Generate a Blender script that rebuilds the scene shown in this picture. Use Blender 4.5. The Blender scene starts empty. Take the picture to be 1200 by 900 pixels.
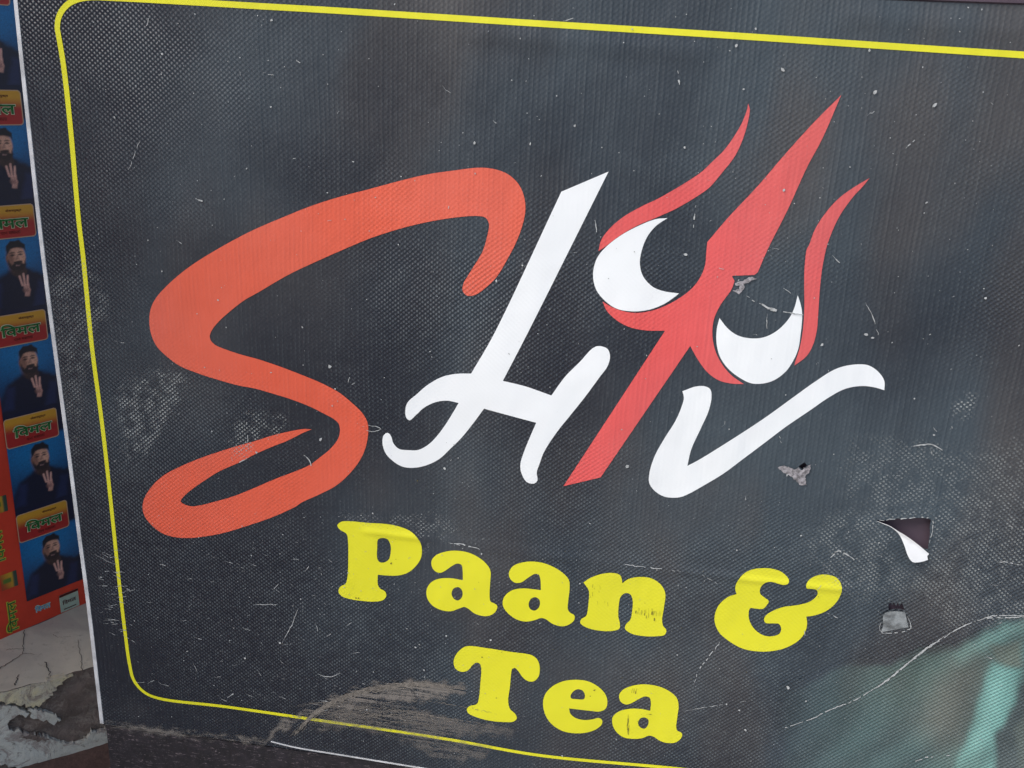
import bpy, bmesh, math, random
import numpy as np
from mathutils import Vector, Matrix
from mathutils.geometry import tessellate_polygon

random.seed(7)
rng = np.random.default_rng(11)
rad = math.radians
scene = bpy.context.scene
col = scene.collection

# ------------------------------------------------------------------ camera
F_PX = 1100.0                      # focal length in pixels of the 1200 px wide picture
YAW, PITCH, ROLL = rad(6.96), rad(-18.0), rad(2.6)
_r = np.array([math.cos(YAW), math.sin(YAW), 0.0])
_f = np.array([-math.sin(YAW)*math.cos(PITCH), math.cos(YAW)*math.cos(PITCH), math.sin(PITCH)])
_u = np.cross(_r, _f)
CR = math.cos(ROLL)*_r + math.sin(ROLL)*_u
CU = -math.sin(ROLL)*_r + math.cos(ROLL)*_u
CF = _f
CAM = np.array([0.0, 0.0, 0.45]) - 0.75*CF
cd = bpy.data.cameras.new('camera')
cd.sensor_fit = 'HORIZONTAL'; cd.sensor_width = 36.0; cd.lens = 36.0*F_PX/1200.0
cd.clip_start = 0.01; cd.clip_end = 500.0
cam = bpy.data.objects.new('camera', cd); col.objects.link(cam)
cam.matrix_world = Matrix(((CR[0], CU[0], -CF[0], CAM[0]), (CR[1], CU[1], -CF[1], CAM[1]),
                           (CR[2], CU[2], -CF[2], CAM[2]), (0, 0, 0, 1)))
scene.camera = cam

# ------------------------------------------------------------------ light
SUN_EL, SUN_AZ = rad(47.0), rad(-52.0)     # azimuth: positive to the right of straight out from the sign
world = bpy.data.worlds.new('World'); scene.world = world; world.use_nodes = True
wn = world.node_tree.nodes; wl = world.node_tree.links
sky = wn.new('ShaderNodeTexSky'); sky.sky_type = 'NISHITA'; sky.sun_disc = False
sky.sun_elevation = SUN_EL; sky.air_density = 1.0; sky.dust_density = 3.0; sky.ozone_density = 1.0
bg = wn['Background']; bg.inputs['Strength'].default_value = 0.10
wl.new(sky.outputs['Color'], bg.inputs['Color'])
sun_dir = Vector((math.sin(SUN_AZ)*math.cos(SUN_EL), -math.cos(SUN_AZ)*math.cos(SUN_EL), math.sin(SUN_EL)))
sky.sun_rotation = math.atan2(sun_dir.x, sun_dir.y)
sd = bpy.data.lights.new('sun', 'SUN'); sd.energy = 1.5; sd.angle = rad(28.0); sd.color = (1.0, 0.985, 0.96)
sun = bpy.data.objects.new('sun', sd); col.objects.link(sun)
sun.rotation_euler = sun_dir.to_track_quat('Z', 'Y').to_euler()
scene.view_settings.view_transform = 'Standard'; scene.view_settings.look = 'None'
scene.view_settings.gamma = 1.0; scene.view_settings.use_curve_mapping = False
scene.view_settings.exposure = 0.85

# ------------------------------------------------------------------ geometry helpers
def ray(px, py): return CF + (px-600.0)/F_PX*CR - (py-450.0)/F_PX*CU
def on_plane(px, py, p0, n):
    v = ray(px, py); t = np.dot(p0-CAM, n)/np.dot(v, n); return CAM + t*v
EY = np.array([0, 1.0, 0]); EZ = np.array([0, 0, 1.0])
def B(px, py):                       # a traced point as metres on the sign's own plane
    p = on_plane(px, py, np.zeros(3), EY); return (p[0], p[2])
def seg_dist(x, z, a, b):
    ax, az = a; bx, bz = b; dx, dz = bx-ax, bz-az
    t = np.clip(((x-ax)*dx+(z-az)*dz)/(dx*dx+dz*dz), 0, 1)
    sx, sz = x-(ax+t*dx), z-(az+t*dz)
    return np.hypot(sx, sz), sx*(-dz)+sz*dx
CREASES = [(B(430, 622), B(1010, 692), .0035, .0009), (B(1052, 480), B(1012, 760), .005, .0012),
           (B(560, 40), B(820, 62), .006, .0010), (B(1000, 20), B(1230, 40), .006, .0012)]
TEAR = B(1050, 628)
def wave(x, z):                      # how far the loose vinyl stands in front of its flat plane
    x = np.asarray(x, float); z = np.asarray(z, float)
    h = .0016*np.sin(7.5*x+1.3*z+.6) + .0011*np.sin(13*x-5*z+2.0) + .0008*np.sin(4*x+17*z)
    h = h + .0009*np.sin(31*x+3*z)*np.clip(.5+z*.9, 0, 1)
    for a, b, w, k in CREASES:
        d, s = seg_dist(x, z, a, b); h = h + k*np.exp(-(d/w)**2)
    d = np.hypot(x-TEAR[0], z-TEAR[1]); h = h + .0030*np.exp(-(d/.035)**2)
    return h + .0028
def newmesh(name, verts, faces, mat=None, smooth=False):
    me = bpy.data.meshes.new(name); me.from_pydata([tuple(map(float, v)) for v in verts], [], faces); me.update()
    if mat: me.materials.append(mat)
    if smooth:
        for p in me.polygons: p.use_smooth = True
    return me
def obj(name, me, parent=None):
    o = bpy.data.objects.new(name, me); col.objects.link(o)
    if parent is not None:
        o.parent = parent; o.matrix_parent_inverse = Matrix.Translation(-parent_loc(parent))
    return o
def parent_loc(p):                   # where a (never rotated) parent stands in the world
    v = p.location.copy()
    if p.parent is not None: v = v + p.matrix_parent_inverse.translation + parent_loc(p.parent)
    return v
def empty(name, loc, label, cat, group=None):
    o = bpy.data.objects.new(name, None); col.objects.link(o); o.location = loc
    o['label'] = label; o['category'] = cat
    if group: o['group'] = group
    return o
def box(name, x0, x1, y0, y1, z0, z1, mat, parent=None, bev=.0015):
    bm = bmesh.new(); bmesh.ops.create_cube(bm, size=1)
    for v in bm.verts: v.co = ((x0+x1)/2+v.co.x*(x1-x0), (y0+y1)/2+v.co.y*(y1-y0), (z0+z1)/2+v.co.z*(z1-z0))
    if bev: bmesh.ops.bevel(bm, geom=bm.edges[:], offset=bev, segments=2, affect='EDGES')
    me = bpy.data.meshes.new(name); bm.to_mesh(me); bm.free(); me.materials.append(mat)
    return obj(name, me, parent)
def T(ox, oy, k, *pts):              # tracing from an enlarged crop: origin and enlargement; a third item marks a corner
    return [(ox+p[0]/k, oy+p[1]/k) + ((1,) if len(p) > 2 else ()) for p in pts]
def smooth_loop(pts, step=2.2, closed=True):
    n = len(pts); out = []
    P = [np.array(p[:2], float) for p in pts]; cor = [len(p) > 2 for p in pts]
    m = n if closed else n-1
    for i in range(m):
        p1, p2 = P[i], P[(i+1) % n]
        p0 = p1+(p1-p2) if (cor[i] or (not closed and i == 0)) else P[i-1]
        j = (i+1) % n
        p3 = p2+(p2-p1) if (cor[j] or (not closed and i == n-2)) else P[(i+2) % n]
        L = np.linalg.norm(p2-p1); k = max(1, int(L/step))
        d0 = max(np.linalg.norm(p1-p0), 1e-6)**.5; d1 = max(L, 1e-6)**.5; d2 = max(np.linalg.norm(p3-p2), 1e-6)**.5
        m1 = (p2-p1) + d1*((p1-p0)/d0 - (p2-p0)/(d0+d1)); m2 = (p2-p1) + d1*((p3-p2)/d2 - (p3-p1)/(d1+d2))
        for s in range(k):
            t = s/k
            out.append((2*t**3-3*t**2+1)*p1 + (t**3-2*t**2+t)*m1 + (-2*t**3+3*t**2)*p2 + (t**3-t**2)*m2)
    if not closed: out.append(P[-1])
    return out
GRID = .005
def sheet(name, loops, mat, lift, parent, smooth=True, cut=True):
    """flat outline(s) in sign metres -> a sheet that follows the vinyl's waves; loops[1:] are holes"""
    L3 = [[Vector((a, b, 0)) for a, b in lp] for lp in loops]
    tris = tessellate_polygon(L3); flat = [v for lp in L3 for v in lp]
    bm = bmesh.new(); vs = [bm.verts.new((v.x, v.y, 0)) for v in flat]
    for t in tris:
        try: bm.faces.new([vs[i] for i in t])
        except ValueError: pass
    if cut:
        xs = [v.x for v in flat]; zs = [v.y for v in flat]
        for ax, lo, hi in ((0, min(xs), max(xs)), (1, min(zs), max(zs))):
            k = math.ceil(lo/GRID)
            while k*GRID < hi:
                co = [0, 0, 0]; no = [0, 0, 0]; co[ax] = k*GRID; no[ax] = 1
                bmesh.ops.bisect_plane(bm, geom=bm.verts[:]+bm.edges[:]+bm.faces[:], plane_co=co, plane_no=no, dist=1e-6)
                k += 1
    bmesh.ops.dissolve_degenerate(bm, dist=1e-7, edges=bm.edges[:])
    bm.verts.ensure_lookup_table()
    X = np.array([v.co.x for v in bm.verts]); Z = np.array([v.co.y for v in bm.verts]); H = wave(X, Z)
    for v, x, z, h in zip(bm.verts, X, Z, H): v.co = (x, -h-lift, z)
    bmesh.ops.recalc_face_normals(bm, faces=bm.faces[:])
    bm.normal_update()
    if sum(f.normal.y*f.calc_area() for f in bm.faces) > 0: bmesh.ops.reverse_faces(bm, faces=bm.faces[:])
    me = bpy.data.meshes.new(name); bm.to_mesh(me); bm.free(); me.materials.append(mat)
    if smooth:
        for p in me.polygons: p.use_smooth = True
    return obj(name, me, parent)
def BL(pts, **k): return [B(*p) for p in smooth_loop(pts, **k)]
def ribbon_pts(path, w0, w1=None):   # path in sign metres -> closed outline of a tapering stroke
    w1 = w0 if w1 is None else w1
    P = [np.array(p) for p in path]; n = len(P); l = []; r = []
    for i in range(n):
        d = P[min(i+1, n-1)]-P[max(i-1, 0)]; d = d/max(np.linalg.norm(d), 1e-9); nn = np.array([-d[1], d[0]])
        w = (w0+(w1-w0)*i/max(n-1, 1))/2
        l.append(P[i]+nn*w); r.append(P[i]-nn*w)
    return l, r
def sdf_poly(x, y, poly):            # signed distance, negative inside
    d = np.full(x.shape, 1e9); inside = np.zeros(x.shape, bool); n = len(poly)
    for i in range(n):
        ax, ay = poly[i]; bx, by = poly[(i+1) % n]; ex, ey = bx-ax, by-ay
        t = np.clip(((x-ax)*ex+(y-ay)*ey)/(ex*ex+ey*ey+1e-12), 0, 1)
        d = np.minimum(d, np.hypot(x-ax-t*ex, y-ay-t*ey))
        c = ((ay > y) != (by > y)) & (x < (bx-ax)*(y-ay)/((by-ay) if by != ay else 1e-12)+ax)
        inside ^= c
    return np.where(inside, -d, d)
def smstep(a, b, v):
    t = np.clip((v-a)/(b-a), 0, 1); return t*t*(3-2*t)

# ------------------------------------------------------------------ materials
class NT:
    def __init__(s, name):
        s.m = bpy.data.materials.new(name); s.m.use_nodes = True; s.t = s.m.node_tree
        s.b = s.t.nodes['Principled BSDF']; s.out = s.t.nodes['Material Output']
    def n(s, kind, **kw):
        nd = s.t.nodes.new('ShaderNode'+kind)
        for k, v in kw.items(): setattr(nd, k, v)
        return nd
    def put(s, sock, v):
        if hasattr(v, 'links') or isinstance(v, bpy.types.NodeSocket): s.t.links.new(v, sock)
        else: sock.default_value = v
    def math(s, op, a, b=None, c=None, clamp=False):
        nd = s.n('Math', operation=op); nd.use_clamp = clamp
        s.put(nd.inputs[0], a)
        if b is not None: s.put(nd.inputs[1], b)
        if c is not None: s.put(nd.inputs[2], c)
        return nd.outputs[0]
    def mix(s, f, a, b, blend='MIX'):
        nd = s.n('Mix', data_type='RGBA', blend_type=blend)
        s.put(nd.inputs[0], f); s.put(nd.inputs[6], a); s.put(nd.inputs[7], b); return nd.outputs[2]
    def coord(s): return s.n('TexCoord').outputs['Object']
    def mapping(s, vec, scale=(1, 1, 1), loc=(0, 0, 0), rot=(0, 0, 0)):
        nd = s.n('Mapping'); s.put(nd.inputs['Vector'], vec); nd.inputs['Scale'].default_value = scale
        nd.inputs['Location'].default_value = loc; nd.inputs['Rotation'].default_value = rot; return nd.outputs[0]
    def noise(s, vec, scale, detail=3.0, rough=.55, dist=0.0):
        nd = s.n('TexNoise'); s.put(nd.inputs['Vector'], vec); nd.inputs['Scale'].default_value = scale
        nd.inputs['Detail'].default_value = detail; nd.inputs['Roughness'].default_value = rough
        nd.inputs['Distortion'].default_value = dist; return nd.outputs['Fac']
    def ramp(s, v, lo, hi, to0=0.0, to1=1.0):
        nd = s.n('MapRange', interpolation_type='SMOOTHSTEP'); s.put(nd.inputs[0], v)
        nd.inputs[1].default_value = lo; nd.inputs[2].default_value = hi
        nd.inputs[3].default_value = to0; nd.inputs[4].default_value = to1; return nd.outputs[0]
def rgba(c): return (c[0], c[1], c[2], 1.0)
WEAVE = .0038; GLARE_BAND = -B(556, 200)[0]
def weave(t, co):
    """basket weave of the scrim: staggered bumps, threads slightly uneven"""
    wob = t.n('TexNoise'); t.put(wob.inputs['Vector'], co); wob.inputs['Scale'].default_value = 9.0
    wob.inputs['Detail'].default_value = 2.0
    off = t.n('VectorMath', operation='MULTIPLY_ADD'); t.put(off.inputs[0], wob.outputs['Color'])
    off.inputs[1].default_value = (.006, .006, .006); t.put(off.inputs[2], co)
    sp = t.n('SeparateXYZ'); t.put(sp.inputs[0], off.outputs[0])
    k = 2*math.pi/WEAVE
    sx = t.math('SINE', t.math('MULTIPLY', sp.outputs['X'], k*.86)); sz = t.math('SINE', t.math('MULTIPLY', sp.outputs['Z'], k*1.02))
    chk = t.math('MULTIPLY_ADD', t.math('MULTIPLY', sx, sz), .5, .5)
    warp = t.math('MULTIPLY_ADD', t.math('SINE', t.math('MULTIPLY', sp.outputs['X'], k*1.02)), .5, .5)
    return chk, warp
def vinyl(name, colour=None, attr=None, dust_haze=1.0, tops=.2, relief=1.0):
    t = NT(name); co = t.coord(); b = t.b
    chk, warp = weave(t, co)
    if attr:
        a = t.n('Attribute', attribute_name=attr); base = a.outputs['Color']
    else: base = rgba(colour)
    big = t.noise(co, 3.1, 3.0, .55)                     # broad film of dust
    sx = t.n('SeparateXYZ'); t.put(sx.inputs[0], co)
    bigr = t.ramp(t.math('ADD', big, t.math('MULTIPLY', t.ramp(sx.outputs['X'], -.30, .40), .22)), .42, .82)   # paler to the right: reflected haze painted into the film colour
    fine = t.noise(co, 160.0, 2.0, .6)
    clump = t.noise(t.mapping(co, (1, 1, 1.6), (3.1, 0, 1.7)), 9.0, 5.0, .65)
    zone = t.ramp(t.math('ADD', t.noise(t.mapping(co, (1, 1, 1), (7.7, 0, 2.2)), 4.3, 3.0, .5), t.math('MULTIPLY', t.ramp(sx.outputs['Z'], .55, .15), .16)), .46, .68)   # where the scrim shows through
    streak = t.noise(t.mapping(co, (260, 1, 9)), 1.0, 2.0, .6)
    film = t.math('MULTIPLY', t.math('MULTIPLY_ADD', bigr, .16, .003), dust_haze)
    film = t.math('ADD', film, t.math('MULTIPLY', t.ramp(clump, .58, .8), .05*dust_haze))
    # thread tops rubbed bare and grey
    thr = t.n('Mix', data_type='FLOAT'); t.put(thr.inputs[0], zone); t.put(thr.inputs[2], t.math('MULTIPLY_ADD', chk, .35, t.math('MULTIPLY', warp, .65))); t.put(thr.inputs[3], chk)
    rub = t.math('MULTIPLY', t.ramp(thr.outputs[0], .55, .95), t.ramp(t.math('ADD', fine, t.math('MULTIPLY', clump, .35)), .52, .85))
    rub = t.math('MULTIPLY', rub, t.math('MULTIPLY_ADD', zone, tops, tops*.35))
    glare = t.math('EXPONENT', t.math('MULTIPLY', t.math('POWER', t.math('DIVIDE', t.math('ADD', sx.outputs['X'], GLARE_BAND), .042), 2.0), -1.0))   # soft upright glare of a reflection, painted into the vinyl colour
    glare = t.math('MULTIPLY', glare, t.ramp(t.noise(t.mapping(co, (9, 1, 2.2)), 1.0, 3.0, .5), .30, .62))
    film = t.math('ADD', film, t.math('MULTIPLY', glare, .10*dust_haze))
    film = t.math('ADD', film, t.math('MULTIPLY', t.ramp(streak, .55, .8), .022*dust_haze))
    hue = t.mix(t.ramp(t.noise(t.mapping(co, (1.6, 1, .7), (1.3, 0, 4.4)), 5.0, 2.0, .5), .44, .62), (.25, .345, .39, 1), (.36, .345, .315, 1))
    c = t.mix(film, base, hue)
    c = t.mix(rub, c, (.34, .41, .42, 1))
    t.put(b.inputs['Base Color'], c)
    rough = t.math('ADD', t.math('MULTIPLY_ADD', bigr, .14, .36), t.math('MULTIPLY', fine, .12))
    t.put(b.inputs['Roughness'], rough)
    b.inputs['Specular IOR Level'].default_value = .5
    h = t.math('MULTIPLY', chk, t.math('MULTIPLY_ADD', zone, .90, .18))
    h = t.math('ADD', h, t.math('MULTIPLY', warp, t.math('MULTIPLY', t.math('MULTIPLY_ADD', zone, -.30, .42), t.ramp(streak, .25, .75))))
    h = t.math('ADD', h, t.math('MULTIPLY', fine, .35))
    bp = t.n('Bump'); bp.inputs['Strength'].default_value = .8*relief; bp.inputs['Distance'].default_value = .0008
    t.put(bp.inputs['Height'], h)
    lowb = t.n('Bump'); lowb.inputs['Strength'].default_value = .5; lowb.inputs['Distance'].default_value = .01
    t.put(lowb.inputs['Height'], t.noise(t.mapping(co, (1, 1, .6)), 14.0, 3.0, .5))
    t.put(bp.inputs['Normal'], lowb.outputs[0]); t.put(b.inputs['Normal'], bp.outputs[0])
    return t.m
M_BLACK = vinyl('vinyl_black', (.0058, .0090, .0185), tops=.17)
M_RED = vinyl('vinyl_red', (.70, .098, .046), dust_haze=.8, tops=.10, relief=.6)
M_CRIMSON = vinyl('vinyl_crimson', (.72, .080, .076), dust_haze=.8, tops=.08, relief=.5)
M_WHITE = vinyl('vinyl_white', (.83, .86, .87), dust_haze=.2, tops=.03, relief=.12)
M_YELLOW = vinyl('vinyl_yellow', (.74, .71, .012), dust_haze=.2, tops=.03, relief=.12)
M_PICTURE = vinyl('vinyl_picture', attr='tint', dust_haze=1.0, tops=.17)
def plain(name, c, rough=.6, var=.25, scale=40.0, bump=.0, spec=.4, tint=None):
    t = NT(name); co = t.coord(); f = t.noise(co, scale, 5.0, .62)
    c2 = tint or tuple(v*(1-var) for v in c)
    t.put(t.b.inputs['Base Color'], t.mix(t.ramp(f, .3, .7), rgba(c), rgba(c2)))
    t.b.inputs['Roughness'].default_value = rough; t.b.inputs['Specular IOR Level'].default_value = spec
    if bump:
        bp = t.n('Bump'); bp.inputs['Strength'].default_value = .6; bp.inputs['Distance'].default_value = bump
        t.put(bp.inputs['Height'], t.noise(co, scale*3, 6.0, .65)); t.put(t.b.inputs['Normal'], bp.outputs[0])
    return t.m
def overlay(name, c, kind, amount=1.0):
    """a film of dirt or wear lying on the vinyl: patchy cover driven by the mesh's own fade attribute"""
    t = NT(name); co = t.coord(); t.b.inputs['Base Color'].default_value = rgba(c); t.b.inputs['Roughness'].default_value = .8
    a = t.n('Attribute', attribute_name='fade').outputs['Fac']
    if kind == 'weave':
        chk, warp = weave(t, co)
        k = t.math('MULTIPLY', t.ramp(chk, .5, .85), t.ramp(t.noise(co, 120.0, 3.0, .6), .36, .62))
    else:
        s1 = t.noise(t.mapping(co, (16, 1, 330), rot=(0, rad(-5), 0)), 1.0, 5.0, .75, .9)
        s2 = t.noise(co, 260.0, 3.0, .6); s3 = t.noise(co, 26.0, 4.0, .6)
        k = t.ramp(t.math('ADD', t.math('MULTIPLY', s1, .6), t.math('ADD', t.math('MULTIPLY', s2, .22), t.math('MULTIPLY', s3, .28))), .475, .60)
    k = t.math('MULTIPLY', t.math('MULTIPLY', k, a), amount, clamp=True)
    tr = t.n('BsdfTransparent'); mx = t.n('MixShader'); t.put(mx.inputs[0], k)
    t.t.links.new(tr.outputs[0], mx.inputs[1]); t.t.links.new(t.b.outputs[0], mx.inputs[2])
    t.t.links.new(mx.outputs[0], t.out.inputs['Surface'])
    return t.m
M_RUB = overlay('rubbed_weave', (.42, .45, .44), 'weave', .75)
M_MUD = overlay('dried_mud', (.22, .20, .18), 'streak', .8)
M_SCRATCH = plain('scratch_white', (.50, .52, .52), .6, .35, 300.0)
M_BACKWHITE = plain('vinyl_back_white', (.86, .87, .87), .5, .08, 60.0)
M_CLEARFILM = plain('film_grey', (.34, .37, .38), .25, .7, 110.0, .0006, .5)
M_FRAY = plain('vinyl_fray', (.42, .40, .42), .7, .75, 330.0, .0008)
M_BOARD = plain('board_plum', (.085, .060, .080), .55, .15, 30.0, .0002)
M_TRIM = plain('trim_white', (.72, .73, .74), .5, .35, 55.0, .0004)
def base_mat():
    t = NT('base_scuffed'); co = t.coord()
    n1 = t.noise(co, 60.0, 6.0, .7); n2 = t.noise(t.mapping(co, (30, 1, 160), rot=(0, rad(12), 0)), 3.0, 5.0, .7, 1.5)
    n3 = t.noise(co, 420.0, 2.0, .6)
    c = t.mix(t.ramp(n1, .35, .7), (.007, .006, .009, 1), (.021, .017, .023, 1))
    c = t.mix(t.math('MULTIPLY', t.ramp(n2, .54, .66), t.ramp(n3, .40, .56)), c, (.16, .13, .14, 1))
    t.put(t.b.inputs['Base Color'], c); t.b.inputs['Roughness'].default_value = .6
    bp = t.n('Bump'); bp.inputs['Distance'].default_value = .0008; bp.inputs['Strength'].default_value = .7
    t.put(bp.inputs['Height'], n1); t.put(t.b.inputs['Normal'], bp.outputs[0]); return t.m
M_BASE = base_mat()
def printed(name, attr='tint', rough=.32):
    t = NT(name); a = t.n('Attribute', attribute_name=attr); co = t.coord()
    f = t.noise(co, 700.0, 2.0, .5)
    t.put(t.b.inputs['Base Color'], t.mix(t.math('MULTIPLY', f, .12), a.outputs['Color'], (.05, .05, .07, 1)))
    t.b.inputs['Roughness'].default_value = rough
    bp = t.n('Bump'); bp.inputs['Distance'].default_value = .0008; bp.inputs['Strength'].default_value = .3
    t.put(bp.inputs['Height'], t.noise(co, 18.0, 2.0, .5)); t.put(t.b.inputs['Normal'], bp.outputs[0])
    return t.m
M_PRINT = printed('poster_print')
M_POSTER_RED = plain('poster_red', (.64, .050, .022), .35, .18, 25.0)
M_TXT_GREEN = plain('print_green', (.015, .17, .03), .4, .5, 150.0)
M_TXT_CREAM = plain('print_cream', (.70, .66, .42), .4, .15, 60.0)
M_TXT_DARK = plain('print_maroon', (.09, .010, .008), .4, .3, 60.0)
M_TXT_YELLOW = plain('print_yellow', (.60, .52, .05), .4, .3, 90.0)
M_TXT_BLUE = plain('print_blue', (.10, .36, .55), .4, .3, 90.0)
M_STAMP = plain('print_stamp', (.42, .48, .36), .4, .2, 90.0)

# ------------------------------------------------------------------ ground and step
def ground_mat():
    t = NT('paving_dust'); co = t.coord()
    a = t.noise(co, 1.3, 6.0, .6); b = t.noise(co, 30.0, 6.0, .7)
    c = t.mix(t.ramp(a, .35, .7), (.30, .27, .24, 1), (.40, .385, .36, 1)); c = t.mix(t.ramp(b, .5, .75, 0, .45), c, (.22, .19, .165, 1))
    t.put(t.b.inputs['Base Color'], c); t.b.inputs['Roughness'].default_value = .85
    bp = t.n('Bump'); bp.inputs['Distance'].default_value = .004; t.put(bp.inputs['Height'], b); t.put(t.b.inputs['Normal'], bp.outputs[0])
    return t.m
GZ = -.045
me = newmesh('ground', [(-60, -60, GZ), (60, -60, GZ), (60, 60, GZ), (-60, 60, GZ)], [(0, 1, 2, 3)], ground_mat())
g = obj('ground', me); g['kind'] = 'structure'

STEP_H = .06
SP = np.array([0, 0, STEP_H])
wallA = on_plane(0, 750, SP, EZ); wallB = on_plane(110, 703, SP, EZ)
WD = (wallB-wallA)/np.linalg.norm(wallB-wallA); WN = np.cross(WD, EZ)          # along the panel, and out of it
edgeA = on_plane(0, 811, SP, EZ); edgeB = on_plane(112, 782, SP, EZ)
ED = (edgeB-edgeA)/np.linalg.norm(edgeB-edgeA); EN = np.cross(ED, EZ)
def step_mat():
    t = NT('cement_beige'); co = t.coord(); a = t.noise(co, 14.0, 6.0, .6); b = t.noise(co, 120.0, 5.0, .7); d = t.noise(co, 6.0, 5.0, .6, 1.0)
    c = t.mix(t.ramp(a, .3, .7), (.56, .50, .36, 1), (.46, .41, .295, 1)); c = t.mix(t.ramp(b, .55, .75, 0, .5), c, (.17, .15, .13, 1))
    c = t.mix(t.ramp(d, .50, .68, 0, .6), c, (.27, .23, .19, 1))
    t.put(t.b.inputs['Base Color'], c); t.b.inputs['Roughness'].default_value = .7
    bp = t.n('Bump'); bp.inputs['Distance'].default_value = .0012; bp.inputs['Strength'].default_value = .6
    t.put(bp.inputs['Height'], b); t.put(t.b.inputs['Normal'], bp.outputs[0]); return t.m
M_STEP = step_mat()
M_MUDWALL = plain('mud_render', (.25, .195, .165), .9, .35, 45.0, .004)
M_CREAM = plain('plaster_cream', (.64, .57, .38), .8, .35, 60.0, .003, tint=(.42, .36, .29))
M_PALE = plain('limewash_pale', (.50, .53, .49), .75, .3, 55.0, .002, tint=(.36, .37, .34))
def flaky(name, c1_, c2_, dirt, sc, bump):
    t = NT(name); co = t.coord(); a = t.noise(co, sc, 6.0, .7); b = t.noise(co, sc*6, 5.0, .75); d = t.noise(t.mapping(co, (1, 1, 1), (2.2, 1.1, .4)), sc*1.8, 6.0, .75, .8)
    c = t.mix(t.ramp(a, .35, .65), rgba(c1_), rgba(c2_)); c = t.mix(t.ramp(d, .50, .60, 0, .85), c, rgba(dirt)); c = t.mix(t.ramp(b, .56, .70, 0, .8), c, rgba(tuple(v*.35 for v in dirt)))
    t.put(t.b.inputs['Base Color'], c); t.b.inputs['Roughness'].default_value = .9; t.b.inputs['Specular IOR Level'].default_value = .2
    bp = t.n('Bump'); bp.inputs['Distance'].default_value = bump; bp.inputs['Strength'].default_value = 1.0
    t.put(bp.inputs['Height'], t.math('ADD', t.math('MULTIPLY', b, .5), t.math('MULTIPLY', d, -1.0))); t.put(t.b.inputs['Normal'], bp.outputs[0]); return t.m
M_MUDWALL = flaky('mud_render', (.25, .195, .165), (.17, .13, .11), (.30, .25, .21), 45.0, .006)
M_CREAM = flaky('plaster_cream', (.66, .58, .36), (.55, .50, .40), (.33, .27, .22), 38.0, .005)
M_PALE = flaky('limewash_pale', (.58, .57, .50), (.50, .48, .41), (.29, .24, .21), 22.0, .004)
M_CRACK = plain('crack_dark', (.055, .045, .04), .9, .3, 90.0)
M_SOIL = plain('soil_red', (.10, .055, .042), .9, .4, 70.0, .003)
# the step: top slab and rough face below its edge
_M = np.array([[ED[0], -WD[0]], [ED[1], -WD[1]]]); S_EDGE, S_WALL = np.linalg.solve(_M, (wallA-edgeA)[:2])   # where panel and step edge meet
LFT, RGT = float(S_EDGE)-.03, 1.6
bm = bmesh.new()
N = 260
rows = []
def rough(s, q): return .0016*math.sin(61*s+q)+.0011*math.sin(173*s+2.3*q)+.0007*math.sin(417*s+5*q)
back = 1.2
top_f, top_b, bot = [], [], []
for i in range(N+1):
    s = LFT+(RGT-LFT)*i/N
    e = edgeA+ED*s+EN*rough(s, 0)
    top_f.append(bm.verts.new((e[0], e[1], STEP_H+.0008*math.sin(90*s))))
    bb = e-EN*back; top_b.append(bm.verts.new((bb[0], bb[1], STEP_H)))
for i in range(N): bm.faces.new((top_f[i], top_f[i+1], top_b[i+1], top_b[i]))
bmesh.ops.recalc_face_normals(bm, faces=bm.faces[:])
for f in bm.faces:
    if f.normal.z < 0: f.normal_flip()
me = bpy.data.meshes.new('step'); bm.to_mesh(me); bm.free(); me.materials.append(M_STEP)
step = obj('step', me); step['kind'] = 'structure'
verts = []; faces = []; NZ = 14
for j in range(NZ+1):
    for i in range(N+1):
        s = LFT+(RGT-LFT)*i/N; z = STEP_H+(GZ-STEP_H)*j/NZ if j else STEP_H+.0008*math.sin(90*s)
        k = rough(s, 0) if j == 0 else rough(s, j*.9)-.0025-.002*math.sin(23*s+j)*math.sin(j*.8)
        e = edgeA+ED*s+EN*k; verts.append((e[0], e[1], z if j < NZ else GZ-.01))
for j in range(NZ):
    for i in range(N):
        a = j*(N+1)+i; faces.append((a, a+N+1, a+N+2, a+1))
obj('step_face', newmesh('step_face', verts, faces, M_MUDWALL, True), step)
FP0 = edgeA
def RF(px, py, lift=.0):             # a point on the step's face: distance along the edge, height
    p = on_plane(px, py, FP0+EN*.003, EN); return (np.dot(p-edgeA, ED), p[2])
def ragged(loop, amp, n=3):
    out = []
    for i, p in enumerate(loop):
        q = np.array(loop[(i+1) % len(loop)]); p = np.array(p); L = np.linalg.norm(q-p); k = max(2, int(L/.0022))
        for s in range(k): out.append(p+(q-p)*s/k+rng.normal(0, amp, 2))
    return out
def face_patch(name, pts, mat, lift, amp=.0011):
    lp = [np.array(RF(*p)) for p in pts]; lp = ragged(lp, amp)
    lp = [np.array((p[0], min(p[1], STEP_H-.0005))) for p in lp]
    V3 = [Vector((p[0], p[1], 0)) for p in lp]; tr = tessellate_polygon([V3]); n = len(lp)
    verts = []
    for l in (lift, -.006):
        for p in lp:
            w = edgeA+ED*p[0]+EN*(l); verts.append((w[0], w[1], p[1]))
    faces = [tuple(t) for t in tr]+[(i, (i+1) % n, n+(i+1) % n, n+i) for i in range(n)]
    bm = bmesh.new(); me = newmesh(name, verts, faces, mat); bm.from_mesh(me); bmesh.ops.recalc_face_normals(bm, faces=bm.faces[:]); bm.to_mesh(me); bm.free()
    return obj(name, me, step)
k = 5.625
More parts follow.
